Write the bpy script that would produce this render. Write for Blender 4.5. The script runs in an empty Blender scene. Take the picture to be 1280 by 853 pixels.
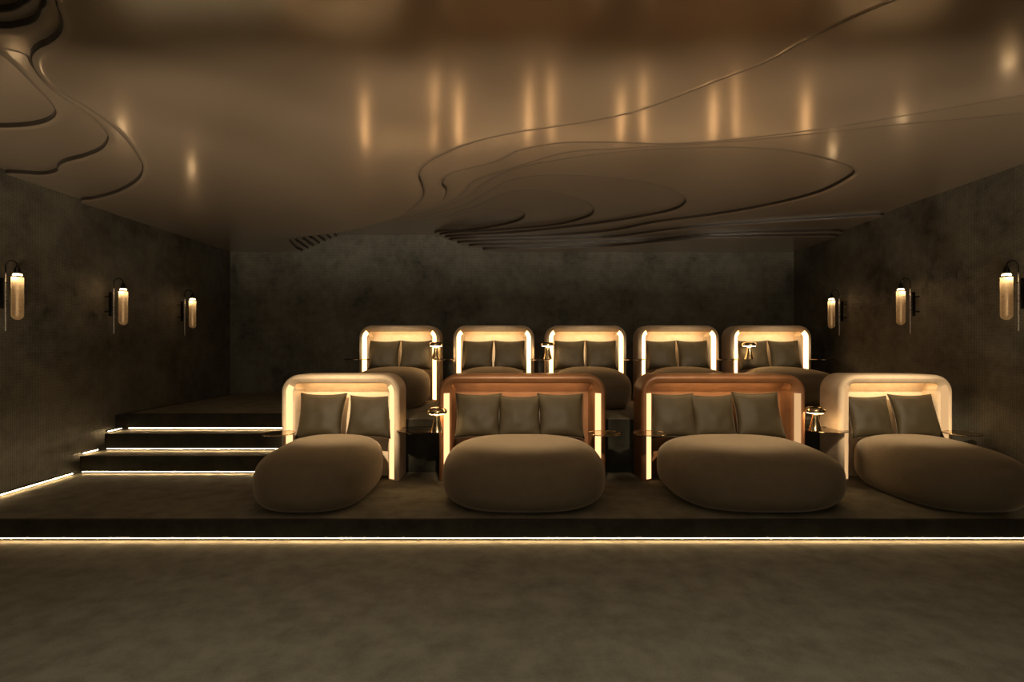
import bpy, bmesh, math, random
from mathutils import Vector, Matrix, noise

random.seed(7)
scene = bpy.context.scene
COL = scene.collection
PI = math.pi

# ------------------------------------------------------------------ camera
CAM_Z = 1.55
cam_data = bpy.data.cameras.new('camera')
cam = bpy.data.objects.new('camera', cam_data)
COL.objects.link(cam)
cam.location = (0, 0, CAM_Z)
cam.rotation_euler = (PI / 2, 0, 0)
cam_data.sensor_width = 36
cam_data.lens = 36 * 680 / 1280
cam_data.shift_y = 3.5 / 1280
cam_data.clip_start = .05
scene.camera = cam

# ------------------------------------------------------------------ world, exposure
world = bpy.data.worlds.new('world')
scene.world = world
world.use_nodes = True
world.node_tree.nodes['Background'].inputs[0].default_value = (0, 0, 0, 1)
world.node_tree.nodes['Background'].inputs[1].default_value = 0
scene.view_settings.view_transform = 'Standard'
scene.view_settings.look = 'None'
scene.view_settings.gamma = 1
scene.view_settings.exposure = 0
scene.view_settings.use_curve_mapping = False

SCREEN_FILL = 1.5       # added fill light: unseen lit screen on the wall behind the camera
STEP_LED = 85.0
ARM_LED = 1.8
LIP_LED = 18.0
LAMP_GLOW = 45.0
SCONCE_GLOW = .6
DOWN_FILL = 54.0  # added fill: unseen lights in the ceiling over the floor
UP_FILL = 290.0  # added fill: unseen lights in the floor, washing the ceiling
SPOT_FILL_FRONT, SPOT_FILL_BACK = 1350.0, 2000.0  # added fill: unseen spots on both rows of daybeds

# ------------------------------------------------------------------ helpers
def lin(r, g, b):
    f = lambda c: (c / 255 / 12.92) if c / 255 <= .04045 else ((c / 255 + .055) / 1.055) ** 2.4
    return (f(r), f(g), f(b), 1)

def tag(o, label=None, cat=None, group=None, kind=None):
    if label: o['label'] = label
    if cat: o['category'] = cat
    if group: o['group'] = group
    if kind: o['kind'] = kind
    return o

def empty(name, loc, rz=0):
    o = bpy.data.objects.new(name, None)
    o.empty_display_size = .1
    o.location = loc
    o.rotation_euler = (0, 0, rz)
    COL.objects.link(o)
    return o

def link(name, me, mat, parent=None, smooth=None):
    if mat is not None:
        me.materials.clear(); me.materials.append(mat)
    if smooth is not None:
        me.shade_smooth()
        me.set_sharp_from_angle(angle=math.radians(smooth))
    o = bpy.data.objects.new(name, me)
    COL.objects.link(o)
    if parent is not None: o.parent = parent
    return o

def bm_obj(name, bm, mat, parent=None, smooth=None):
    bmesh.ops.recalc_face_normals(bm, faces=bm.faces)
    me = bpy.data.meshes.new(name)
    bm.to_mesh(me); bm.free()
    return link(name, me, mat, parent, smooth)

def box(bm, x0, x1, y0, y1, z0, z1, bevel=0, seg=2):
    g = bmesh.ops.create_cube(bm, size=1)
    for v in g['verts']:
        v.co = Vector(((x0 + x1) / 2 + v.co.x * (x1 - x0), (y0 + y1) / 2 + v.co.y * (y1 - y0), (z0 + z1) / 2 + v.co.z * (z1 - z0)))
    if bevel:
        es = list({e for v in g['verts'] for e in v.link_edges})
        bmesh.ops.bevel(bm, geom=es, offset=bevel, segments=seg, affect='EDGES', profile=.5)

def box_obj(name, b, mat, parent=None, bevel=0, seg=2):
    bm = bmesh.new(); box(bm, *b, bevel=bevel, seg=seg)
    return bm_obj(name, bm, mat, parent, 35 if bevel else None)

def lathe(bm, prof, n=32, at=(0, 0, 0)):
    rings = []
    for r, z in prof:
        if r < 1e-5:
            rings.append([bm.verts.new((at[0], at[1], at[2] + z))])
        else:
            rings.append([bm.verts.new((at[0] + r * math.cos(2 * PI * i / n), at[1] + r * math.sin(2 * PI * i / n), at[2] + z)) for i in range(n)])
    for a, b in zip(rings, rings[1:]):
        for i in range(n):
            j = (i + 1) % n
            vs = []
            for q in ((a, i), (a, j), (b, j), (b, i)):
                v = q[0][q[1] if len(q[0]) > 1 else 0]
                if v not in vs: vs.append(v)
            if len(vs) > 2: bm.faces.new(vs)

def tube(bm, pts, r, n=10):
    pts = [Vector(p) for p in pts]
    rings = []
    up = Vector((0, 1, 0))
    for i, p in enumerate(pts):
        d = (pts[min(i + 1, len(pts) - 1)] - pts[max(i - 1, 0)]).normalized()
        s = d.cross(up)
        if s.length < 1e-3: s = d.cross(Vector((1, 0, 0)))
        s.normalize(); t = s.cross(d)
        rings.append([bm.verts.new(p + r * (math.cos(2 * PI * k / n) * s + math.sin(2 * PI * k / n) * t)) for k in range(n)])
    for a, b in zip(rings, rings[1:]):
        for k in range(n):
            bm.faces.new((a[k], a[(k + 1) % n], b[(k + 1) % n], b[k]))
    bm.faces.new(rings[0]); bm.faces.new(rings[-1])

def prism(bm, poly, z0, z1):
    a = [bm.verts.new((x, y, z0)) for x, y in poly]
    b = [bm.verts.new((x, y, z1)) for x, y in poly]
    bm.faces.new(a); bm.faces.new(b)
    for i in range(len(poly)):
        j = (i + 1) % len(poly)
        bm.faces.new((a[i], a[j], b[j], b[i]))

# ------------------------------------------------------------------ materials
def new_mat(name):
    m = bpy.data.materials.new(name); m.use_nodes = True
    nt = m.node_tree
    return m, nt, nt.nodes, nt.links, nt.nodes['Principled BSDF']

def noise_node(N, L, vec, scale, detail=4, rough=.55):
    n = N.new('ShaderNodeTexNoise')
    n.inputs['Scale'].default_value = scale; n.inputs['Detail'].default_value = detail; n.inputs['Roughness'].default_value = rough
    if vec is not None: L.new(vec, n.inputs['Vector'])
    return n

def ramp(N, L, fac, stops):
    r = N.new('ShaderNodeValToRGB')
    e = r.color_ramp.elements
    e[0].position, e[0].color = stops[0]
    e[1].position, e[1].color = stops[-1]
    for p, c in stops[1:-1]:
        q = e.new(p); q.color = c
    L.new(fac, r.inputs[0])
    return r

def bump(N, L, h, strength, dist, b, normal=None):
    n = N.new('ShaderNodeBump')
    n.inputs['Strength'].default_value = strength; n.inputs['Distance'].default_value = dist
    L.new(h, n.inputs['Height'])
    if normal is not None: L.new(normal, n.inputs['Normal'])
    L.new(n.outputs[0], b.inputs['Normal'])
    return n

def fabric(name, c0, c1, weave=260, rough=.85, sheen=.0, bstr=.25):
    m, nt, N, L, b = new_mat(name)
    tc = N.new('ShaderNodeTexCoord')
    n1 = noise_node(N, L, tc.outputs['Object'], 9, 5)
    mp = N.new('ShaderNodeMapping'); mp.inputs['Scale'].default_value = (weave * .25, weave, weave)
    L.new(tc.outputs['Object'], mp.inputs[0])
    n2 = noise_node(N, L, mp.outputs[0], 1, 2)
    mx = N.new('ShaderNodeMath'); mx.operation = 'ADD'
    L.new(n1.outputs[0], mx.inputs[0]); L.new(n2.outputs[0], mx.inputs[1])
    hf = N.new('ShaderNodeMath'); hf.operation = 'MULTIPLY'; hf.inputs[1].default_value = .5
    L.new(mx.outputs[0], hf.inputs[0])
    r = ramp(N, L, hf.outputs[0], [(.35, c0), (.65, c1)])
    L.new(r.outputs[0], b.inputs['Base Color'])
    b.inputs['Roughness'].default_value = rough
    b.inputs['Specular IOR Level'].default_value = .2
    b.inputs['Sheen Weight'].default_value = sheen
    b.inputs['Sheen Tint'].default_value = (1, .80, .56, 1); b.inputs['Sheen Roughness'].default_value = .4
    bump(N, L, n2.outputs[0], bstr, .002, b)
    return m

def metal(name, c, rough):
    m, nt, N, L, b = new_mat(name)
    tc = N.new('ShaderNodeTexCoord')
    n1 = noise_node(N, L, tc.outputs['Object'], 60, 3)
    r = ramp(N, L, n1.outputs[0], [(.3, (rough * .8,) * 3 + (1,)), (.7, (rough * 1.2,) * 3 + (1,))])
    L.new(r.outputs[0], b.inputs['Roughness'])
    b.inputs['Base Color'].default_value = c; b.inputs['Metallic'].default_value = 1
    return m

def emit(name, c, s):
    m = bpy.data.materials.new(name); m.use_nodes = True
    N = m.node_tree.nodes; L = m.node_tree.links
    N.clear()
    e = N.new('ShaderNodeEmission'); e.inputs[0].default_value = c; e.inputs[1].default_value = s
    o = N.new('ShaderNodeOutputMaterial'); L.new(e.outputs[0], o.inputs[0])
    return m

def wallpaper(name):
    """dark woven vinyl wallcovering: fine metallic weave, worn patches"""
    m, nt, N, L, b = new_mat(name)
    tc = N.new('ShaderNodeTexCoord')
    big = noise_node(N, L, tc.outputs['Object'], 1.1, 7, .68)
    mid = noise_node(N, L, tc.outputs['Object'], 7, 6, .7)
    ad = N.new('ShaderNodeMath'); ad.operation = 'MULTIPLY_ADD'; ad.inputs[1].default_value = .45
    L.new(mid.outputs[0], ad.inputs[0]); L.new(big.outputs[0], ad.inputs[2])
    r = ramp(N, L, ad.outputs[0], [(.50, (.025, .022, .016, 1)), (.66, (.11, .098, .072, 1)), (.90, (.20, .18, .135, 1))])
    # diagonal dot weave
    sep = N.new('ShaderNodeSeparateXYZ'); L.new(tc.outputs['Object'], sep.inputs[0])
    su = N.new('ShaderNodeMath'); su.operation = 'ADD'; L.new(sep.outputs['X'], su.inputs[0]); L.new(sep.outputs['Y'], su.inputs[1])
    def sine(sgn):
        a = N.new('ShaderNodeMath'); a.operation = 'MULTIPLY_ADD'; a.inputs[1].default_value = sgn
        L.new(sep.outputs['Z'], a.inputs[0]); L.new(su.outputs[0], a.inputs[2])
        k = N.new('ShaderNodeMath'); k.operation = 'MULTIPLY'; k.inputs[1].default_value = 150
        L.new(a.outputs[0], k.inputs[0])
        s = N.new('ShaderNodeMath'); s.operation = 'SINE'; L.new(k.outputs[0], s.inputs[0])
        return s
    s1, s2 = sine(1), sine(-1)
    pr = N.new('ShaderNodeMath'); pr.operation = 'MULTIPLY'; L.new(s1.outputs[0], pr.inputs[0]); L.new(s2.outputs[0], pr.inputs[1])
    nr = N.new('ShaderNodeMath'); nr.operation = 'MULTIPLY_ADD'; nr.inputs[1].default_value = .34; nr.inputs[2].default_value = .82
    L.new(pr.outputs[0], nr.inputs[0])
    mix = N.new('ShaderNodeVectorMath'); mix.operation = 'SCALE'
    L.new(r.outputs[0], mix.inputs[0]); L.new(nr.outputs[0], mix.inputs['Scale'])
    L.new(mix.outputs[0], b.inputs['Base Color'])
    b.inputs['Roughness'].default_value = .55
    b.inputs['Specular IOR Level'].default_value = .35
    bump(N, L, pr.outputs[0], .5, .004, b)
    return m

def carpet(name, c0, c1):
    m, nt, N, L, b = new_mat(name)
    tc = N.new('ShaderNodeTexCoord')
    n1 = noise_node(N, L, tc.outputs['Object'], 5, 4, .6)
    n2 = noise_node(N, L, tc.outputs['Object'], 110, 3, .75)
    ad = N.new('ShaderNodeMath'); ad.operation = 'MULTIPLY_ADD'; ad.inputs[1].default_value = .7
    L.new(n2.outputs[0], ad.inputs[0]); L.new(n1.outputs[0], ad.inputs[2])
    r = ramp(N, L, ad.outputs[0], [(.52, c0), (1.15, c1)])
    L.new(r.outputs[0], b.inputs['Base Color'])
    b.inputs['Roughness'].default_value = .95
    b.inputs['Specular IOR Level'].default_value = .05
    bump(N, L, n2.outputs[0], .6, .006, b)
    return m

M = {}
M['wall'] = wallpaper('dark woven wallcovering')
M['carpet'] = carpet('brown carpet', (.095, .082, .056, 1), (.175, .152, .108, 1))
M['riser'] = carpet('shade-darkened carpet', (.020, .0185, .0135, 1), (.042, .039, .029, 1))  # carpet colour darkened to stand in for shade on the risers
# lacquered ceiling, each layer up tinted darker to stand in for recess shade
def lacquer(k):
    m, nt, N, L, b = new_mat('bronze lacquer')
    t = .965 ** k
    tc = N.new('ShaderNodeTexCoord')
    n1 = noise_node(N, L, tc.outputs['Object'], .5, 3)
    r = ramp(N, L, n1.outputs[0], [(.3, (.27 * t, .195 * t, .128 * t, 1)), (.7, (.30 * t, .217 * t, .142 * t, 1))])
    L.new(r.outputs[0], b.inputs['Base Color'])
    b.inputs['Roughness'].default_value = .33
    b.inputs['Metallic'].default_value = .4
    b.inputs['Coat Weight'].default_value = 1
    b.inputs['Coat Roughness'].default_value = .15
    b.inputs['Coat IOR'].default_value = 2.0
    return m
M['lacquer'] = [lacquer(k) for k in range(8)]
m, nt, N, L, b = new_mat('bronze lacquer edge with painted shade'); M['lacquer_edge_shade'] = m  # shade of the upright step faces put into a darker colour
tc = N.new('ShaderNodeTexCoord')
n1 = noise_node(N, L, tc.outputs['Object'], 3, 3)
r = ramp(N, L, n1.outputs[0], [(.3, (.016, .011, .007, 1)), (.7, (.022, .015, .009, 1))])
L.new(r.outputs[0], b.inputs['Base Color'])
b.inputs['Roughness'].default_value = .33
M['cream'] = fabric('cream linen', (.56, .43, .29, 1), (.70, .55, .38, 1), 240, .8, .05)
M['taupe'] = fabric('taupe velvet', (.150, .113, .070, 1), (.182, .138, .087, 1), 420, .9, .3, .12)
M['cushion'] = fabric('olive brown satin', (.027, .0200, .0095, 1), (.037, .0275, .0132, 1), 420, .6, 0, .1)
M['piping'] = fabric('satin piping with painted highlight', (.070, .052, .032, 1), (.095, .072, .045, 1), 420, .4, 0, .05)  # lighter than the pillow cloth, standing in for lit edges
m, nt, N, L, b = new_mat('cognac leather'); M['leather'] = m
tc = N.new('ShaderNodeTexCoord')
n1 = noise_node(N, L, tc.outputs['Object'], 5, 5)
v1 = N.new('ShaderNodeTexVoronoi'); v1.inputs['Scale'].default_value = 180; L.new(tc.outputs['Object'], v1.inputs['Vector'])
r = ramp(N, L, n1.outputs[0], [(.3, (.165, .068, .025, 1)), (.7, (.225, .098, .038, 1))])
L.new(r.outputs[0], b.inputs['Base Color']); b.inputs['Roughness'].default_value = .42
bump(N, L, v1.outputs['Distance'], .15, .002, b)
M['brass'] = metal('aged brass', (.52, .40, .23, 1), .16)
M['bronze'] = metal('dark bronze', (.16, .11, .07, 1), .12)
M['black'] = metal('blackened steel', (.02, .018, .016, 1), .35)
M['steel'] = metal('brushed steel', (.55, .50, .44, 1), .3)
M['step_led'] = emit('warm step led', (1, .72, .40, 1), STEP_LED)
M['arm_led'] = emit('warm arm led', (1, .56, .25, 1), ARM_LED)
M['arm_led_bright'] = emit('bright arm led', (1, .52, .20, 1), ARM_LED * 3.4)
M['arm_led_dim'] = emit('dimmed arm led', (1, .58, .26, 1), ARM_LED * .42)
M['lip_led'] = emit('warm lip led', (1, .70, .36, 1), LIP_LED)
M['lamp_glow'] = emit('lamp diffuser', (1, .70, .36, 1), LAMP_GLOW)
M['bulb'] = emit('sconce bulb', (1, .72, .40, 1), 8)
M['screen'] = emit('glowing fill screen', (1, .88, .66, 1), SCREEN_FILL)
M['fill_lens'] = emit('fill light lens', (1, .84, .58, 1), 5)  # lens of the added fill lights
# smoked amber glass tube, faintly lit by its bulb
m = bpy.data.materials.new('amber glass'); m.use_nodes = True; M['glass'] = m
N = m.node_tree.nodes; L = m.node_tree.links; N.clear()
out = N.new('ShaderNodeOutputMaterial'); mx = N.new('ShaderNodeMixShader'); ad = N.new('ShaderNodeAddShader')
tr = N.new('ShaderNodeBsdfTransparent'); tr.inputs[0].default_value = (.95, .80, .60, 1)
gl = N.new('ShaderNodeBsdfGlossy'); gl.inputs['Roughness'].default_value = .15; gl.inputs[0].default_value = (.9, .7, .45, 1)
df = N.new('ShaderNodeBsdfTranslucent'); df.inputs[0].default_value = (.74, .62, .45, 1)
tc = N.new('ShaderNodeTexCoord'); nz = noise_node(N, L, tc.outputs['Object'], 40, 4)
rr = ramp(N, L, nz.outputs[0], [(.3, (.60, .60, .60, 1)), (.7, (.80, .80, .80, 1))])
mx2 = N.new('ShaderNodeMixShader'); mx2.inputs[0].default_value = .1
L.new(df.outputs[0], mx2.inputs[1]); L.new(gl.outputs[0], mx2.inputs[2])
L.new(rr.outputs[0], mx.inputs[0]); L.new(tr.outputs[0], mx.inputs[1]); L.new(mx2.outputs[0], mx.inputs[2])
L.new(mx.outputs[0], out.inputs[0])
M['glass_core'] = emit('glowing tube core', (1, .62, .32, 1), SCONCE_GLOW)

# ------------------------------------------------------------------ room shell
HX = 5.18           # half width
YF, YB = -3.0, 10.0
ZF = -.19           # front floor
Z2 = .643           # upper seating platform
ZC, DZ = 3.24, .045 # lowest ceiling soffit, contour step
ZT = ZC + 7 * DZ
def struct(o): return tag(o, kind='structure')
struct(box_obj('floor', (-HX, HX, YF, 4.83, ZF - .1, ZF), M['carpet']))
struct(box_obj('wall_left', (-HX - .3, -HX, YF - .3, YB + .3, ZF - .1, ZT + .2), M['wall']))
struct(box_obj('wall_right', (HX, HX + .3, YF - .3, YB + .3, ZF - .1, ZT + .2), M['wall']))
struct(box_obj('wall_back', (-HX, HX, YB, YB + .3, ZF - .1, ZT + .2), M['wall']))
struct(box_obj('wall_front', (-HX, HX, YF - .3, YF, ZF - .1, ZT + .2), M['wall']))

def catmull(pts, n=9):
    out = []
    m = len(pts)
    for i in range(m):
        p0, p1, p2, p3 = pts[i - 1], pts[i], pts[(i + 1) % m], pts[(i + 2) % m]
        for k in range(n):
            t = k / n
            out.append(tuple(.5 * (2 * p1[a] + (p2[a] - p0[a]) * t + (2 * p0[a] - 5 * p1[a] + 4 * p2[a] - p3[a]) * t * t + (3 * p1[a] - p0[a] - 3 * p2[a] + p3[a]) * t ** 3) for a in (0, 1)))
    return out

# plan outlines (metres) of the recesses cut into each ceiling layer
CENTRE = [
    (0, [(1.668, 3.024), (1.545, 3.283), (1.344, 3.514), (1.07, 3.831), (0.833, 4.046), (0.376, 4.256), (0.0, 4.403), (-0.339, 4.615), (-0.653, 4.932), (-0.845, 5.224), (-0.943, 5.525), (-0.977, 5.985), (-1.046, 6.349), (-1.257, 6.84), (-1.635, 7.414), (-2.657, 8.328), (-3.508, 8.706), (-3.8, 9.5), (-3.85, 10.0), (-3.85, 10.3), (-0.3, 10.3), (-0.3, 10.0), (-0.489, 9.78), (0.568, 9.657), (1.676, 9.498), (3.096, 8.773), (4.963, 8.544)]),
    (1, [(3.595, 3.819), (2.872, 4.245), (2.376, 4.487), (1.791, 4.683), (1.33, 4.759), (0.833, 4.721), (0.418, 4.74), (0.072, 4.917), (-0.154, 5.222), (-0.525, 5.489), (-0.696, 5.701), (-0.763, 5.96), (-0.757, 6.277), (-0.918, 6.782), (-1.331, 7.24), (-1.69, 7.663), (-2.729, 8.552), (-3.524, 8.94), (-3.695, 9.5), (-3.745, 10.0), (-3.745, 10.3), (-0.485, 10.3), (-0.485, 10.0), (-0.711, 9.673), (0.833, 9.441), (2.169, 9.22), (3.318, 8.678), (4.959, 8.43)]),
    (2, [(3.972, 4.22), (3.034, 4.485), (2.476, 4.676), (1.852, 4.844), (1.168, 4.963), (0.596, 5.067), (0.382, 5.198), (0.0, 5.555), (-0.395, 5.966), (-0.544, 6.374), (-0.75, 6.804), (-1.187, 7.34), (-1.735, 7.864), (-2.78, 8.713), (-3.482, 9.106), (-3.59, 9.5), (-3.64, 10.0), (-3.64, 10.3), (-0.67, 10.3), (-0.67, 10.0), (-0.905, 9.612), (0.822, 9.316), (1.741, 9.106), (2.615, 8.469), (3.774, 8.02), (4.708, 7.714), (5.12, 7.569)]),
    (3, [(3.611, 5.75), (3.273, 5.496), (2.675, 5.197), (2.096, 5.09), (1.578, 5.111), (1.07, 5.197), (0.479, 5.424), (0.0, 5.75), (-0.332, 6.273), (-0.513, 6.714), (-0.945, 7.306), (-1.65, 8.013), (-2.831, 8.872), (-3.435, 9.269), (-3.485, 9.5), (-3.535, 10.0), (-3.535, 10.3), (-0.855, 10.3), (-0.855, 10.0), (-1.04, 9.554), (0.545, 9.269), (1.566, 8.872), (2.177, 8.225), (2.854, 7.763), (3.398, 7.221), (3.712, 6.642), (3.724, 6.059)]),
    (4, [(2.295, 7.192), (2.082, 6.807), (1.702, 6.429), (1.085, 6.15), (0.446, 6.062), (0.0, 6.24), (-0.276, 6.7), (-0.588, 7.274), (-1.098, 7.858), (-1.713, 8.32), (-2.902, 9.093), (-3.359, 9.36), (-3.38, 9.5), (-3.43, 10.0), (-3.43, 10.3), (-1.04, 10.3), (-1.04, 10.0), (-1.14, 9.571), (0.0, 9.224), (1.026, 8.719), (1.8, 8.16), (2.255, 7.668)]),
    (5, [(1.171, 7.808), (0.905, 7.244), (0.507, 6.899), (0.15, 6.791), (-0.155, 7.048), (-0.541, 7.67), (-1.153, 8.253), (-1.703, 8.578), (-2.951, 9.248), (-3.279, 9.449), (-3.275, 9.5), (-3.325, 10.0), (-3.325, 10.3), (-1.225, 10.3), (-1.225, 10.0), (-1.222, 9.552), (-0.272, 9.248), (0.652, 8.87), (1.124, 8.305)]),
    (6, [(0.196, 8.343), (0.024, 7.993), (-0.351, 7.945), (-0.723, 8.189), (-1.195, 8.557), (-1.701, 8.899), (-2.745, 9.335), (-3.197, 9.535), (-3.17, 9.5), (-3.22, 10.0), (-3.22, 10.3), (-1.41, 10.3), (-1.41, 10.0), (-1.295, 9.569), (-0.549, 9.335), (0.026, 8.84)]),
]
CLOSE = {0: [(5.6, 8.5), (5.6, 2.3), (2.2, 2.45), (1.9, 2.7)],
         1: [(5.6, 8.35), (5.6, 2.9), (4.4, 3.3)],
         2: [(5.6, 7.4), (5.6, 3.6), (4.6, 3.95)]}
holes = {k: [] for k in range(7)}
for k, pts in CENTRE:
    holes[k].append(catmull(list(pts) + CLOSE.get(k, [])))
LEFT = [
    (0, [(-2.261, 2.642), (-2.294, 2.736), (-2.379, 2.873), (-2.489, 2.985), (-2.621, 3.073), (-2.735, 3.131), (-2.85, 3.219), (-2.955, 3.36), (-3.023, 3.514), (-3.053, 3.707), (-3.067, 3.936), (-3.13, 4.256), (-3.245, 4.597), (-3.402, 4.953), (-3.565, 5.247), (-3.877, 5.633), (-4.358, 6.048), (-4.782, 6.314), (-5.061, 6.42), (-5.6, 6.45), (-5.6, 1.8), (-3.2, 1.9), (-2.4, 2.35)]),
    (1, [(-2.95, 3.27), (-3.01, 3.40), (-3.115, 3.609), (-3.184, 3.832), (-3.21, 4.043), (-3.259, 4.262), (-3.373, 4.525), (-3.474, 4.668), (-3.69, 4.881), (-3.989, 5.071), (-4.271, 5.205), (-4.467, 5.347), (-4.608, 5.497), (-4.844, 5.602), (-5.117, 5.549), (-5.6, 5.5), (-5.6, 3.6), (-3.7, 3.42), (-3.15, 3.22)]),
    (2, [(-3.098, 3.009), (-3.164, 3.362), (-3.217, 3.54), (-3.303, 3.75), (-3.399, 3.985), (-3.534, 4.208), (-3.72, 4.361), (-3.953, 4.458), (-4.227, 4.491), (-4.589, 4.458), (-4.9, 4.0), (-4.2, 3.45)]),
    (1, [(-2.366, 2.704), (-2.476, 2.848), (-2.591, 2.941), (-2.714, 2.986), (-2.832, 3.0), (-3.121, 2.96), (-4.2, 2.6), (-3.4, 2.2), (-2.6, 2.35)]),
    (2, [(-2.49, 2.767), (-2.594, 2.873), (-2.756, 2.928), (-2.993, 2.90), (-3.3, 2.6), (-2.7, 2.5)]),
]
for k, pts in LEFT:
    holes[k].append(catmull(pts))

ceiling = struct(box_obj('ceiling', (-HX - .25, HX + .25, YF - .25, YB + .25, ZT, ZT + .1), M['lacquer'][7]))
ROLL = [(.062, 0), (.050, .0003), (.036, .0016), (.022, .0042), (.008, .0082)]     # shallow rolled edge
FACE = [(.008, .0082), (.001, .011), (0, .014), (0, DZ)]                             # upright face
def offset_loop(loop, d):
    """loop pushed outwards (away from the recess) by d"""
    n = len(loop)
    area = sum(loop[i - 1][0] * loop[i][1] - loop[i][0] * loop[i - 1][1] for i in range(n))
    sg = 1 if area > 0 else -1
    out = []
    for i in range(n):
        (x0, y0), (x1, y1), (x2, y2) = loop[i - 2], loop[i], loop[(i + 2) % n]
        tx, ty = x2 - x0, y2 - y0
        l = math.hypot(tx, ty) or 1
        out.append((x1 + sg * ty / l * d, y1 - sg * tx / l * d))
    return out
def ceiling_layer(k):
    z0 = ZC + k * DZ
    cu = bpy.data.curves.new('ceiling_layer', 'CURVE')
    cu.dimensions = '2D'; cu.fill_mode = 'BOTH'
    rect = [(-5.75, YF - .25), (5.75, YF - .25), (5.75, 10.5), (-5.75, 10.5)]
    for loop in [rect] + [offset_loop(h, ROLL[0][0]) for h in holes[k]]:
        sp = cu.splines.new('POLY'); sp.points.add(len(loop) - 1)
        for p, q in zip(sp.points, loop): p.co = (q[0], q[1], 0, 1)
        sp.use_cyclic_u = True
    tmp = bpy.data.objects.new('tmp', cu); COL.objects.link(tmp)
    dg = bpy.context.evaluated_depsgraph_get()
    me = bpy.data.meshes.new_from_object(tmp.evaluated_get(dg))
    bpy.data.objects.remove(tmp); bpy.data.curves.remove(cu)
    me.transform(Matrix.Translation((0, 0, z0)))
    bm = bmesh.new(); bm.from_mesh(me)
    for f in bm.faces:
        f.normal_update()
        if f.normal.z > 0: f.normal_flip()
        f.material_index = 0; f.smooth = False
    for h in holes[k]:
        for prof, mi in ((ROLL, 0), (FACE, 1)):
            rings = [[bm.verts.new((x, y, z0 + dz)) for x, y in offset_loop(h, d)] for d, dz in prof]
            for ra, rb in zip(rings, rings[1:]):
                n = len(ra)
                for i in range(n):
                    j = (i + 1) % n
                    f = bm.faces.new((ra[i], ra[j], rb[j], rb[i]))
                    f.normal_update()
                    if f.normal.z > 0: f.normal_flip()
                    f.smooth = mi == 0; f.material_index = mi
    # trim what would run past the outer faces of the walls
    for axis, lim, sgn in ((0, 5.4, 1), (0, 5.4, -1), (1, 10.22, 1)):
        co = Vector((0, 0, 0)); co[axis] = sgn * lim
        no = Vector((0, 0, 0)); no[axis] = sgn
        bmesh.ops.bisect_plane(bm, geom=bm.verts[:] + bm.edges[:] + bm.faces[:], plane_co=co, plane_no=no, clear_outer=True)
    out = bpy.data.meshes.new('ceiling_layer')
    out.materials.append(M['lacquer'][k]); out.materials.append(M['lacquer_edge_shade'])
    bm.to_mesh(out); bm.free()
    bpy.data.meshes.remove(me)
    return link('ceiling_layer', out, None, ceiling)
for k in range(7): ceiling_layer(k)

# seating platforms and stairs: carpeted boxes with a riser band let into the front, its colour darkened for shade
XS = -1.95          # the stairs end here
LE = -5.14
plat = empty('seating_platform', (0, 4.79, ZF)); struct(plat)
def part(name, b, mat, parent, bevel=0, kind=None):
    ox, oy, oz = parent.location
    o = box_obj(name, (b[0] - ox, b[1] - ox, b[2] - oy, b[3] - oy, b[4] - oz, b[5] - oz), mat, parent, bevel)
    return o
part('deck', (-HX, HX, 4.825, YB, ZF, 0), M['carpet'], plat)
def strip(p, axis, a0, a1, tri):
    """triangular led profile swept along x or y; tri = three points across the sweep"""
    ox, oy, oz = p.location
    bm = bmesh.new()
    ends = []
    for t in (a0, a1):
        ends.append([bm.verts.new(((t - ox, u - oy, w - oz) if axis == 'x' else (u - ox, t - oy, w - oz))) for u, w in tri])
    bm.faces.new(ends[0]); bm.faces.new(ends[1])
    for i in range(3):
        j = (i + 1) % 3
        bm.faces.new((ends[0][i], ends[0][j], ends[1][j], ends[1][i]))
    return bm_obj('light_strip', bm, M['step_led'], p)
def lit_riser(p, x0, x1, y, z0, z1, gap, d=.03):
    yf = y - .012 - d
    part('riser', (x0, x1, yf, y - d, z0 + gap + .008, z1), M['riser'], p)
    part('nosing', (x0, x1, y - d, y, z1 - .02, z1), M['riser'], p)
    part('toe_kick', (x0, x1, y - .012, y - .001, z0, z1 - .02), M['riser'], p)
    strip(p, 'x', x0 + .03, x1, ((yf, z0 + gap + .008), (yf + .005, z0 + gap + .003), (yf + .005, z0 + gap + .008)))
def lit_edge(p, x, s, y0, y1, z):
    xs = sorted((x, x + s * .022))
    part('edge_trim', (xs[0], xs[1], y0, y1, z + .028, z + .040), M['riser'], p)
    strip(p, 'y', y0 + .02, y1 - .02, ((x + s * .022, z + .028), (x + s * .017, z + .023), (x + s * .017, z + .028)))
lit_riser(plat, -HX, HX, 4.825, ZF, 0, .024)
lit_edge(plat, -HX, 1, 4.80, 6.41, 0)
lit_edge(plat, HX, -1, 4.80, 6.54, 0)

up = empty('upper_seating_platform', (0, 6.56, 0)); struct(up)
bm = bmesh.new()
prism(bm, [(XS, 0), (HX, 0), (HX, YB - 6.56), (-5.0, YB - 6.56), (-5.0, 7.10 - 6.56), (XS, 7.10 - 6.56)], 0, Z2)
bm_obj('deck', bm, M['carpet'], up)
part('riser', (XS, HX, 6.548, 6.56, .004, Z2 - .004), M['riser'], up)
lit_riser(up, -5.0, XS, 7.10, .428, Z2, .022)
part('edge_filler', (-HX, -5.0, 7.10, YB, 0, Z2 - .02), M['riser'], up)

for y0, z0, x0 in ((6.47, 0, LE), (6.78, .214, -5.075)):
    st = empty('stair_step', (x0, y0, z0)); struct(st)
    part('tread', (x0, XS, y0 + .04, 7.10, z0, z0 + .214), M['carpet'], st)
    lit_riser(st, x0, XS, y0 + .04, z0, z0 + .214, .022)
    lit_edge(st, x0, 1, y0 + .01, y0 + .28, z0 + .214)

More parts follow.
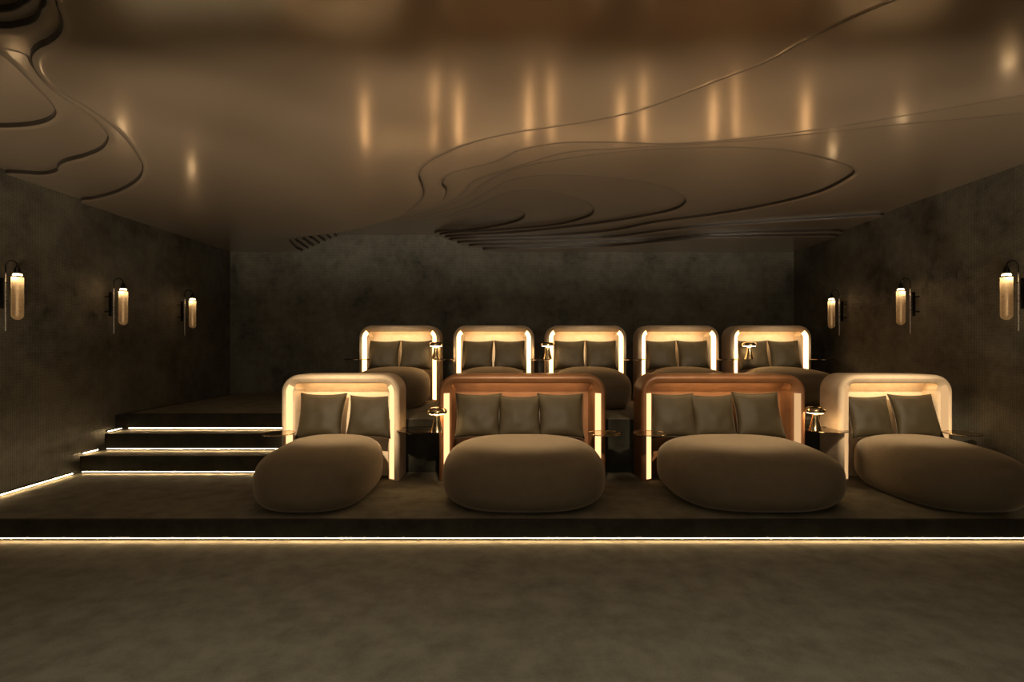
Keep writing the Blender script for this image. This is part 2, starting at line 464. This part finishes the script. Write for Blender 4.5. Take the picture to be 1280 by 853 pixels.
# unseen lit screen behind the camera and ceiling downlights, both added as fill
sc_ = empty('fill_screen', (0, YF, .7))
tag(sc_, 'added wide glowing fill screen on the front wall facing the daybeds', 'screen')
box_obj('screen_fabric', (-3.4, 3.4, .03, .05, .06, 1.96), M['screen'], sc_)
bm = bmesh.new()
for b in ((-3.46, 3.46, 0, .06, 0, .06), (-3.46, 3.46, 0, .06, 1.96, 2.02), (-3.46, -3.4, 0, .06, .06, 1.96), (3.4, 3.46, 0, .06, .06, 1.96)): box(bm, *b)
bm_obj('frame', bm, M['black'], sc_)

def downlight(x, y, which):  # unseen, added to brighten the open floor
    o = empty('fill_downlight', (x, y, ZC))
    tag(o, 'added fill downlight over the open floor, %s' % which, 'downlight', 'added fill downlights')
    bm = bmesh.new(); lathe(bm, [(.050, -.002), (.068, -.004), (.070, .004), (.046, .004), (.050, -.002)], 28)
    bm_obj('trim_ring', bm, M['black'], o, 40)
    bm = bmesh.new(); lathe(bm, [(0, -.001), (.049, -.001), (.049, .002), (0, .002)], 28)
    bm_obj('lens', bm, M['fill_lens'], o)
    ld = bpy.data.lights.new('downlight_beam', 'SPOT'); ld.energy = DOWN_FILL; ld.color = (1, .92, .78)
    ld.spot_size = math.radians(86); ld.spot_blend = .7; ld.shadow_soft_size = .06
    lo = bpy.data.objects.new('downlight_beam', ld); COL.objects.link(lo); lo.parent = o; lo.location = (0, 0, -.02)
ORD = ('leftmost', 'second from left', 'second from right', 'rightmost')
for y, row in ((1.3, 'row nearer the screen'), (2.45, 'row nearer the daybeds')):
    for x, w in zip((-2.55, -.85, .85, 2.55), ORD): downlight(x, y, '%s of the %s' % (w, row))

def uplight(x, y, which):  # unseen, added to brighten the ceiling and upper walls
    o = empty('fill_uplight', (x, y, ZF))
    tag(o, 'added fill uplight before the platform, %s of seven' % which, 'uplight', 'added fill uplights')
    bm = bmesh.new(); lathe(bm, [(.060, 0), (.060, .006), (.082, .006), (.086, 0)], 28)
    bm_obj('trim_ring', bm, M['black'], o, 40)
    bm = bmesh.new(); lathe(bm, [(0, 0), (.060, 0), (.060, .003), (0, .003)], 28)
    bm_obj('lens', bm, M['fill_lens'], o)
    ld = bpy.data.lights.new('uplight_beam', 'SPOT'); ld.energy = UP_FILL; ld.color = (1, .86, .66)
    ld.spot_size = math.radians(64); ld.spot_blend = .5; ld.shadow_soft_size = .07
    lo = bpy.data.objects.new('uplight_beam', ld); COL.objects.link(lo); lo.parent = o; lo.location = (0, 0, .08)
    lo.rotation_euler = (PI - math.radians(42), 0, 0)
for i, w in enumerate(('leftmost', 'second from left', 'third from left', 'middle one', 'third from right', 'second from right', 'rightmost')):
    uplight(-4.35 + 1.45 * i, 2.3, w)
def fill_spot(x, y, target, power, cone, label, oval=.78):  # unseen, added to brighten headboards and seat tops
    o = empty('fill_spotlight', (x, y, ZC))
    tag(o, label, 'spotlight', 'added fill spotlights on the ceiling')
    v = (Vector(target) - Vector((x, y, ZC - .06))).normalized()
    q = v.to_track_quat('-Z', 'Y')
    bm = bmesh.new(); lathe(bm, [(0, 0), (.03, 0), (.03, -.012), (.008, -.014), (.008, -.06), (0, -.06)], 20)
    bm_obj('stem', bm, M['black'], o, 40)
    bm = bmesh.new(); lathe(bm, [(0, .05), (.032, .045), (.036, -.05), (.034, -.055), (.028, -.03), (0, -.03)], 24)
    c = bm_obj('can', bm, M['black'], o, 40); c.rotation_mode = 'QUATERNION'; c.rotation_quaternion = q; c.location = (0, 0, -.06)
    ld = bpy.data.lights.new('spot_beam', 'SPOT'); ld.energy = power; ld.color = (1, .78, .52)
    ld.spot_size = math.radians(cone); ld.spot_blend = .7; ld.shadow_soft_size = .05
    lo = bpy.data.objects.new('spot_beam', ld); COL.objects.link(lo); lo.parent = o
    lo.rotation_mode = 'QUATERNION'; lo.rotation_quaternion = q; lo.location = Vector((0, 0, -.06)) + v * .06
    lo.scale = (1, oval, 1)      # beam squeezed to an oval to limit spill
for x, cone, k, w in ((-1.94, 23, 1, 'stair-side cream'), (.117, 30, .78, 'left leather'), (2.39, 30, .78, 'right leather'), (4.34, 23, 1, 'wall-side cream')):
    fill_spot(x * .8, 2.4, (x, 6.10, .73), SPOT_FILL_FRONT * k, cone, 'added black fill spotlight aimed at the %s daybed of the front row' % w)
for x, w in zip((-1.79, -.29, 1.18, 2.65, 4.12), ('leftmost', 'second left', 'middle', 'second right', 'rightmost')):
    fill_spot(x, 2.1, (x, 8.85, 1.42), SPOT_FILL_BACK, 13, 'added black fill spotlight aimed at the %s daybed of the back row' % w, .5)


# ------------------------------------------------------------------ daybeds
SH_D = .40
SECTION = [(0, .40), (0, .06), (.006, .026), (.022, .007), (.040, 0), (.050, .004), (.125, .052), (.135, .060), (.141, .078), (.145, .10), (.168, .27), (.168, .40)]
SECTION_TOP = [(0, .40), (0, .06), (.006, .026), (.022, .007), (.040, 0), (.047, .003), (.086, .034), (.094, .042), (.098, .052), (.045, .070), (.045, .27), (.045, .40)]
def u_path(W, H, R, n=9):
    p = [(-W / 2, 0, 1, 0), (-W / 2, H * .3, 1, 0), (-W / 2, H * .6, 1, 0), (-W / 2, H - R - .001, 1, 0)]
    for i in range(n + 1):
        a = PI - PI / 2 * i / n
        p.append((-W / 2 + R + R * math.cos(a), H - R + R * math.sin(a), -math.cos(a), -math.sin(a)))
    p.append((0, H, 0, -1))
    return p + [(-x, z, -nx, nz) for x, z, nx, nz in reversed(p[:-1])]

mesh_cache = {}
def shell_mesh(W, H):
    key = ('shell', W, H)
    if key in mesh_cache: return mesh_cache[key]
    bm = bmesh.new()
    rings = []
    for x, z, nx, nz in u_path(W, H, .20):
        t = min(1, max(0, (-nz - .55) / .4)); t = t * t * (3 - 2 * t)      # the top rail hides a light cove behind its lip
        sec = [(n0 + (n1 - n0) * t, y0 + (y1 - y0) * t) for (n0, y0), (n1, y1) in zip(SECTION, SECTION_TOP)]
        rings.append([bm.verts.new((x + nx * n, y, z + nz * n)) for n, y in sec])
    for a, b in zip(rings, rings[1:]):
        m = len(a)
        for i in range(m):
            bm.faces.new((a[i], a[(i + 1) % m], b[(i + 1) % m], b[i]))
    bm.faces.new(rings[0]); bm.faces.new(rings[-1])
    bmesh.ops.recalc_face_normals(bm, faces=bm.faces)
    me = bpy.data.meshes.new('headboard_shell'); bm.to_mesh(me); bm.free()
    mesh_cache[key] = me
    return me

def led_mesh(W, H, s, turn):
    """strip let into the chamfer of an arm, running some way round the corner"""
    bm = bmesh.new()
    d = Vector((.075, .048)).normalized(); nrm = Vector((d.y, -d.x))
    a = Vector((.058, .0088)); b = Vector((.117, .0466))
    R = .20
    st = [(-W / 2, .02, 1, 0), (-W / 2, H - R, 1, 0)]
    for i in range(1, 7):
        an = PI - math.radians(turn) * i / 6
        st.append((-W / 2 + R + R * math.cos(an), H - R + R * math.sin(an), -math.cos(an), -math.sin(an)))
    if turn == 0: st = [st[0], (-W / 2, H - .21, 1, 0)]
    rings = [[bm.verts.new((-s * (x + nx * q.x), q.y, z + nz * q.x)) for q in (a, b, b + nrm * .004, a + nrm * .004)] for x, z, nx, nz in st]
    for p, q in zip(rings, rings[1:]):
        for i in range(4): bm.faces.new((p[i], p[(i + 1) % 4], q[(i + 1) % 4], q[i]))
    bm.faces.new(rings[0]); bm.faces.new(rings[-1])
    return bm

def seat_mesh(w, y0, y1, h):
    key = ('seat', w, y0, y1, h)
    if key in mesh_cache: return mesh_cache[key]
    bm = bmesh.new()
    nu, nv = 64, 30
    cy, hy = (y0 + y1) / 2, (y1 - y0) / 2
    zc = .255
    rings = []
    for j in range(nv + 1):
        ph = -PI / 2 + PI * j / nv
        c, s = math.cos(ph), math.sin(ph)
        r = abs(c) ** (2 / (3.4 if s > 0 else 4.2))
        zz = math.copysign(abs(s) ** (2 / 3.0), s)
        z = zc + zz * ((h - zc) if zz > 0 else (zc + .045))
        z = max(z, 0.0)
        ring = []
        for i in range(nu):
            a = 2 * PI * i / nu
            ex = 2 / 2.9
            x = math.copysign(abs(math.cos(a)) ** ex, math.cos(a)) * r * w / 2
            y = math.copysign(abs(math.sin(a)) ** ex, math.sin(a)) * r * hy
            dz = 0
            if zz > .2:   # the top swells slightly towards the headboard
                dz = .035 * (y / hy) * (1 - r * r * .3)
            ring.append(bm.verts.new((x, cy + y, z + dz)))
        rings.append(ring)
    for a, b in zip(rings, rings[1:]):
        for i in range(nu):
            k = (i + 1) % nu
            bm.faces.new((a[i], a[k], b[k], b[i]))
    bmesh.ops.remove_doubles(bm, verts=bm.verts, dist=1e-5)
    bmesh.ops.recalc_face_normals(bm, faces=bm.faces)
    me = bpy.data.meshes.new('seat_cushion'); bm.to_mesh(me); bm.free()
    me.shade_smooth()
    mesh_cache[key] = me
    return me

def tray(parent, x, y, z, r, mat):
    bm = bmesh.new()
    lathe(bm, [(0, 0), (r * .96, 0), (r, .004), (r, .010), (r * .985, .012), (r * .97, .009), (0, .009)], 48)
    bmesh.ops.translate(bm, verts=bm.verts, vec=(x, y, z))
    o = bm_obj('side_tray', bm, mat, parent, 30)
    o['label'] = 'thin round metal tray let into the arm'
    return o

def daybed(loc, W, H, mat, seat_w, label, led=('arm_led', 'arm_led'), trays=(), group=None, turn=0):
    o = empty('daybed', loc)
    tag(o, label, 'daybed', group)
    s = link('headboard_shell', shell_mesh(W, H), None, o)
    s.data = s.data.copy(); s.data.materials.append(mat)
    s.data.shade_smooth(); s.data.set_sharp_from_angle(angle=math.radians(50))
    bm = bmesh.new()
    path = u_path(W, H, .20)
    prof = [(x + nx * .10, z + nz * (.10 - .065 * max(0, -nz))) for x, z, nx, nz in path]
    a = [bm.verts.new((x, .265, z)) for x, z in prof]; b = [bm.verts.new((x, .385, z)) for x, z in prof]
    bm.faces.new(a); bm.faces.new(b)
    for i in range(len(prof)):
        j = (i + 1) % len(prof)
        bm.faces.new((a[i], a[j], b[j], b[i]))
    bm_obj('back_panel', bm, mat, o)
    for sgn, nm in ((-1, led[0]), (1, led[1])):
        bm_obj('light_strip', led_mesh(W, H, sgn, turn), M[nm], o)
    box_obj('reading_light', (-W / 2 + .22, W / 2 - .22, .11, .15, H - .058, H - .048), M['lip_led'], o)
    c = link('seat_cushion', seat_mesh(seat_w, -1.29, .22, .545), M['taupe'], o)
    for t in trays: tray(o, *t)
    return o

FY = 6.13
TZ = .562
GF, GB = 'daybeds of the front row', 'daybeds of the back row'
def end_tray(W, s): return (s * (W / 2 - .05), -.17, TZ, .18, M['brass'])
daybed((-1.94, FY, 0), 1.335, 1.2, M['cream'], 1.10, 'cream single daybed of the front row standing beside the stairs',
       trays=[end_tray(1.335, -1), (1.335 / 2 + .20, .07, TZ, .24, M['bronze'])], group=GF, turn=40)
daybed((.117, FY, 0), 1.89, 1.2, M['leather'], 1.62, 'cognac leather double daybed with three cushions, right of the cream stair-side one',
       trays=[end_tray(1.89, 1)], group=GF)
daybed((2.39, FY, 0), 1.86, 1.2, M['leather'], 1.68, 'cognac leather double daybed with three cushions, next to the cream wall-side one',
       led=('arm_led', 'arm_led_dim'), trays=[end_tray(1.86, -1)], group=GF)
daybed((4.34, FY, 0), 1.29, 1.2, M['cream'], 1.14, 'cream single daybed of the front row standing by the right wall',
       led=('arm_led_dim', 'arm_led_dim'), trays=[(-1.29 / 2 - .135, .07, TZ, .24, M['bronze']), end_tray(1.29, 1)], group=GF, turn=40)
BY = 8.63
BXS = (-1.79, -.29, 1.18, 2.65, 4.12)
BLAB = ('cream daybed in the back row, leftmost of the five', 'cream daybed in the back row, second from the left',
        'cream daybed in the middle of the back row', 'cream daybed in the back row, second from the right',
        'cream daybed in the back row, rightmost of the five')
TB = .655
for i, x in enumerate(BXS):
    tr = [(1.29 / 2 + .085, -.135, TB, .165, M['bronze'])]
    if i == 0: tr.append((-1.29 / 2 - .03, .0, TB, .2, M['bronze']))
    daybed((x, BY, Z2), 1.29, 1.2, M['cream'], 1.08, BLAB[i], trays=tr, group=GB, turn=55, led=('arm_led_bright', 'arm_led_bright'))

# ------------------------------------------------------------------ throw pillows
def pillow_mesh(s, t, seed):
    bm = bmesh.new()
    n = 22
    sides = []
    for side in (1, -1):
        g = []
        for i in range(n + 1):
            row = []
            for j in range(n + 1):
                u, v = -1 + 2 * i / n, -1 + 2 * j / n
                h = (max(0, 1 - u ** 2) * max(0, 1 - v ** 2)) ** .42
                pin = .10
                x = u * (1 - pin * (1 - v * v) * abs(u) ** 2) * s / 2
                z = v * (1 - pin * (1 - u * u) * abs(v) ** 2) * s / 2
                cr = noise.noise(Vector((u * 2.2 + seed * 7, v * 2.2, side * 3.0))) * .012 * (h ** .5)
                fold = -.016 * math.exp(-((u - .12) / .10) ** 2) * max(0, v) ** 3 * (1 - v ** 8)
                x *= 1 + .015 * math.sin(seed * 3 + v * 2)
                y = -side * (t / 2 * h + cr + fold)
                if abs(u) > .999 or abs(v) > .999: y = 0
                row.append(bm.verts.new((x, y, z)))
            g.append(row)
        sides.append(g)
        for i in range(n):
            for j in range(n):
                bm.faces.new((g[i][j], g[i + 1][j], g[i + 1][j + 1], g[i][j + 1]))
    bmesh.ops.remove_doubles(bm, verts=bm.verts, dist=1e-5)
    bmesh.ops.recalc_face_normals(bm, faces=bm.faces)
    me = bpy.data.meshes.new('throw_pillow'); bm.to_mesh(me); bm.free()
    me.materials.append(M['cushion']); me.shade_smooth()
    return me
def piping_mesh(s, seed):
    bm = bmesh.new()
    pin, pts, n = .10, [], 12
    edge = [(-1 + 2 * i / n, -1) for i in range(n)] + [(1, -1 + 2 * i / n) for i in range(n)] + [(1 - 2 * i / n, 1) for i in range(n)] + [(-1, 1 - 2 * i / n) for i in range(n)]
    for u, v in edge:
        x = u * (1 - pin * (1 - v * v) * abs(u) ** 2) * s / 2 * (1 + .015 * math.sin(seed * 3 + v * 2))
        z = v * (1 - pin * (1 - u * u) * abs(v) ** 2) * s / 2
        pts.append((x, 0, z))
    rings = []
    m = len(pts)
    for i, (x, y, z) in enumerate(pts):
        d = Vector((x, 0, z)).normalized()
        rings.append([bm.verts.new(Vector((x, 0, z)) + .0045 * (math.cos(a) * d + math.sin(a) * Vector((0, 1, 0)))) for a in (0, PI / 3, 2 * PI / 3, PI, 4 * PI / 3, 5 * PI / 3)])
    for i in range(m):
        p, q = rings[i], rings[(i + 1) % m]
        for k in range(6): bm.faces.new((p[k], p[(k + 1) % 6], q[(k + 1) % 6], q[k]))
    bmesh.ops.recalc_face_normals(bm, faces=bm.faces)
    me = bpy.data.meshes.new('piping'); bm.to_mesh(me); bm.free()
    me.materials.append(M['piping']); me.shade_smooth()
    return me
PM = [pillow_mesh(.53, .17, k) for k in range(4)]
PP = [piping_mesh(.53, k) for k in range(4)]
pcount = 0
def pillow(x, yb, zb, label, group, tilt=21, roll=0, yaw=0, sc=1.0):
    """stands on its lower edge at (x, yb, zb) and leans back"""
    global pcount
    o = bpy.data.objects.new('throw_pillow', PM[pcount % 4])
    COL.objects.link(o)
    pi = bpy.data.objects.new('piping', PP[pcount % 4]); COL.objects.link(pi); pi.parent = o; pcount += 1
    R = Matrix.Rotation(math.radians(yaw), 4, 'Z') @ Matrix.Rotation(math.radians(-tilt), 4, 'X') @ Matrix.Rotation(math.radians(roll), 4, 'Y')
    o.matrix_world = Matrix.Translation((x, yb, zb)) @ R @ Matrix.Translation((0, 0, .25 * sc)) @ Matrix.Scale(sc, 4)
    tag(o, label, 'pillow', group)
    return o
GP = 'olive brown throw pillows'
PB, PZ = 6.10, .50
pillow(-2.17, PB, PZ, 'dark pillow on the stair-side cream daybed, the one nearer the stairs', GP)
pillow(-1.615, PB, PZ, 'dark pillow on the stair-side cream daybed, the one farther from the stairs', GP, sc=.95)
pillow(-.385, PB, PZ, 'leftmost of three pillows on the leather daybed left of centre gap', GP)
pillow(.085, PB, PZ, 'middle of three pillows on the leather daybed left of centre gap', GP, sc=.95)
pillow(.555, PB, PZ, 'rightmost of three pillows on the leather daybed left of centre gap', GP)
pillow(1.83, PB, PZ, 'leftmost of three pillows on the leather daybed next to the wall-side cream one', GP)
pillow(2.28, PB, PZ, 'middle of three pillows on the leather daybed next to the wall-side cream one', GP, sc=.97)
pillow(2.80, PB, PZ, 'rightmost of three pillows on the leather daybed next to the wall-side cream one', GP, sc=1.03)
pillow(4.06, PB, PZ, 'left pillow on the cream daybed by the right wall, front row', GP, sc=.94)
pillow(4.585, PB, PZ, 'right pillow on the cream daybed by the right wall, front row', GP, sc=.98)
BN = ('leftmost', 'second from left', 'middle', 'second from right', 'rightmost')
for i, x in enumerate(BXS):
    pillow(x - .26, BY + 0.0, Z2 + .50, 'left pillow on the %s daybed of the back row' % BN[i], GP, tilt=19, sc=.95)
    pillow(x + .25, BY + 0.0, Z2 + .50, 'right pillow on the %s daybed of the back row' % BN[i], GP, tilt=19, sc=.95)

# ------------------------------------------------------------------ mushroom table lamps
def table_lamp(loc, label):
    o = empty('table_lamp', loc)
    tag(o, label, 'lamp', 'mushroom table lamps')
    bm = bmesh.new()
    lathe(bm, [(0, 0), (.072, 0), (.074, .004), (.070, .012), (.052, .075), (.038, .14), (.030, .195), (.026, .215), (0, .215)], 32)
    bm_obj('base', bm, M['brass'], o, 40)
    bm = bmesh.new()
    lathe(bm, [(.030, .208), (.098, .205), (.108, .210), (.112, .222), (.108, .240), (.094, .258), (.070, .268), (.055, .264), (.030, .258), (0, .257)], 32)
    bm_obj('shade', bm, M['brass'], o, 40)
    bm = bmesh.new()
    lathe(bm, [(.032, .2035), (.088, .2015), (.090, .2045), (.032, .2065)], 32)
    bm_obj('diffuser', bm, M['lamp_glow'], o, 40)
table_lamp((-.83, 6.02, TZ + .012), 'small brass mushroom lamp between stair-side cream daybed and leather daybed')
table_lamp((3.40, 6.10, TZ + .012), 'small brass mushroom lamp between leather daybed and wall-side cream daybed')
for x, lb in ((-1.19, 'small mushroom lamp in the back row between leftmost and second daybeds'),
              (.56, 'small mushroom lamp in the back row beside the middle daybed'),
              (3.72, 'small mushroom lamp in the back row in front of the rightmost daybed')):
    table_lamp((x, BY - .10, Z2 + TB + .012), lb)

# ------------------------------------------------------------------ wall sconces
def sconce(side, y, label):
    o = empty('wall_sconce', (side * HX, y, 1.66))
    tag(o, label, 'wall light', 'glass tube wall sconces')
    k = -side           # towards the room
    gx = k * .235; rx = k * .115
    box_obj('back_plate', tuple(sorted((k * .055, k * .090))) + (-.011, .011, .24, .55), M['black'], o, .004)
    for z in (.30, .49):
        bm = bmesh.new(); tube(bm, [(0, 0, z), (k * .06, 0, z)], .008)
        bm_obj('standoff', bm, M['black'], o, 60)
    bm = bmesh.new()
    tube(bm, [(rx, 0, .02), (rx, 0, .60)], .006)
    bm_obj('rod', bm, M['steel'], o, 60)
    bm = bmesh.new()
    pts = [(rx, 0, .58), (rx, 0, .66)]
    cx = (rx + gx) / 2; R = abs(gx - rx) / 2
    for i in range(1, 12):
        a = PI - PI * i / 11
        pts.append((cx + (1 if gx > rx else -1) * R * math.cos(a), 0, .66 + R * 1.05 * math.sin(a)))
    pts.append((gx, 0, .64))
    tube(bm, pts, .006)
    bm_obj('hook', bm, M['black'], o, 60)
    for z in (.32, .50):
        bm = bmesh.new(); tube(bm, [(k * .08, 0, z), (rx + k * .012, 0, z)], .005)
        bm_obj('bracket', bm, M['black'], o, 60)
    bm = bmesh.new()
    lathe(bm, [(0, .665), (.010, .665), (.018, .655), (.022, .635), (.028, .628), (.030, .602), (.034, .596), (.034, .592), (0, .592)], 24, (gx, 0, 0))
    bm_obj('socket', bm, M['black'], o, 40)
    bm = bmesh.new()
    lathe(bm, [(0, .592), (.030, .592), (.034, .588), (.040, .576), (.036, .570), (0, .569)], 24, (gx, 0, 0))
    bm_obj('bulb', bm, M['bulb'], o, 40)
    prof = [(.046, .556), (.050, .554)] + [(.050, .18)] + [(.050 * math.cos(a * PI / 16), .18 - .050 * math.sin(a * PI / 16)) for a in range(1, 8)] + [(0, .13)]
    bm = bmesh.new(); lathe(bm, prof, 28, (gx, 0, 0))
    bm_obj('glass_tube', bm, M['glass'], o, 50)
    bm = bmesh.new(); lathe(bm, [(.044, .558), (.053, .558), (.053, .569), (.044, .569), (.044, .558)], 28, (gx, 0, 0))
    bm_obj('collar', bm, M['black'], o, 40)
    bm = bmesh.new(); lathe(bm, [(0, .56), (.012, .558), (.012, .17), (0, .165)], 14, (gx, 0, 0))
    bm_obj('filament_tube', bm, M['glass_core'], o, 50)
    ld = bpy.data.lights.new('bulb_light', 'POINT'); ld.energy = .9; ld.color = (1, .66, .34); ld.shadow_soft_size = .03
    lo = bpy.data.objects.new('bulb_light', ld); COL.objects.link(lo); lo.parent = o; lo.location = (gx, -.035, .545)
    bm = bmesh.new(); tube(bm, [(gx - k * .058, -.01, .590), (gx - k * .058, -.01, .46)], .0045)
    lathe(bm, [(0, .45), (.008, .452), (.008, .462), (0, .464)], 10, (gx - k * .058, 0, 0))
    bm_obj('pull_rod', bm, M['black'], o, 50)
for side, nm in ((-1, 'left'), (1, 'right')):
    for y, w in ((5.44, 'nearest to the viewer'), (6.92, 'middle of three'), (8.42, 'nearest to the back wall')):
        sconce(side, y, 'amber glass tube sconce on the %s wall, %s' % (nm, w))
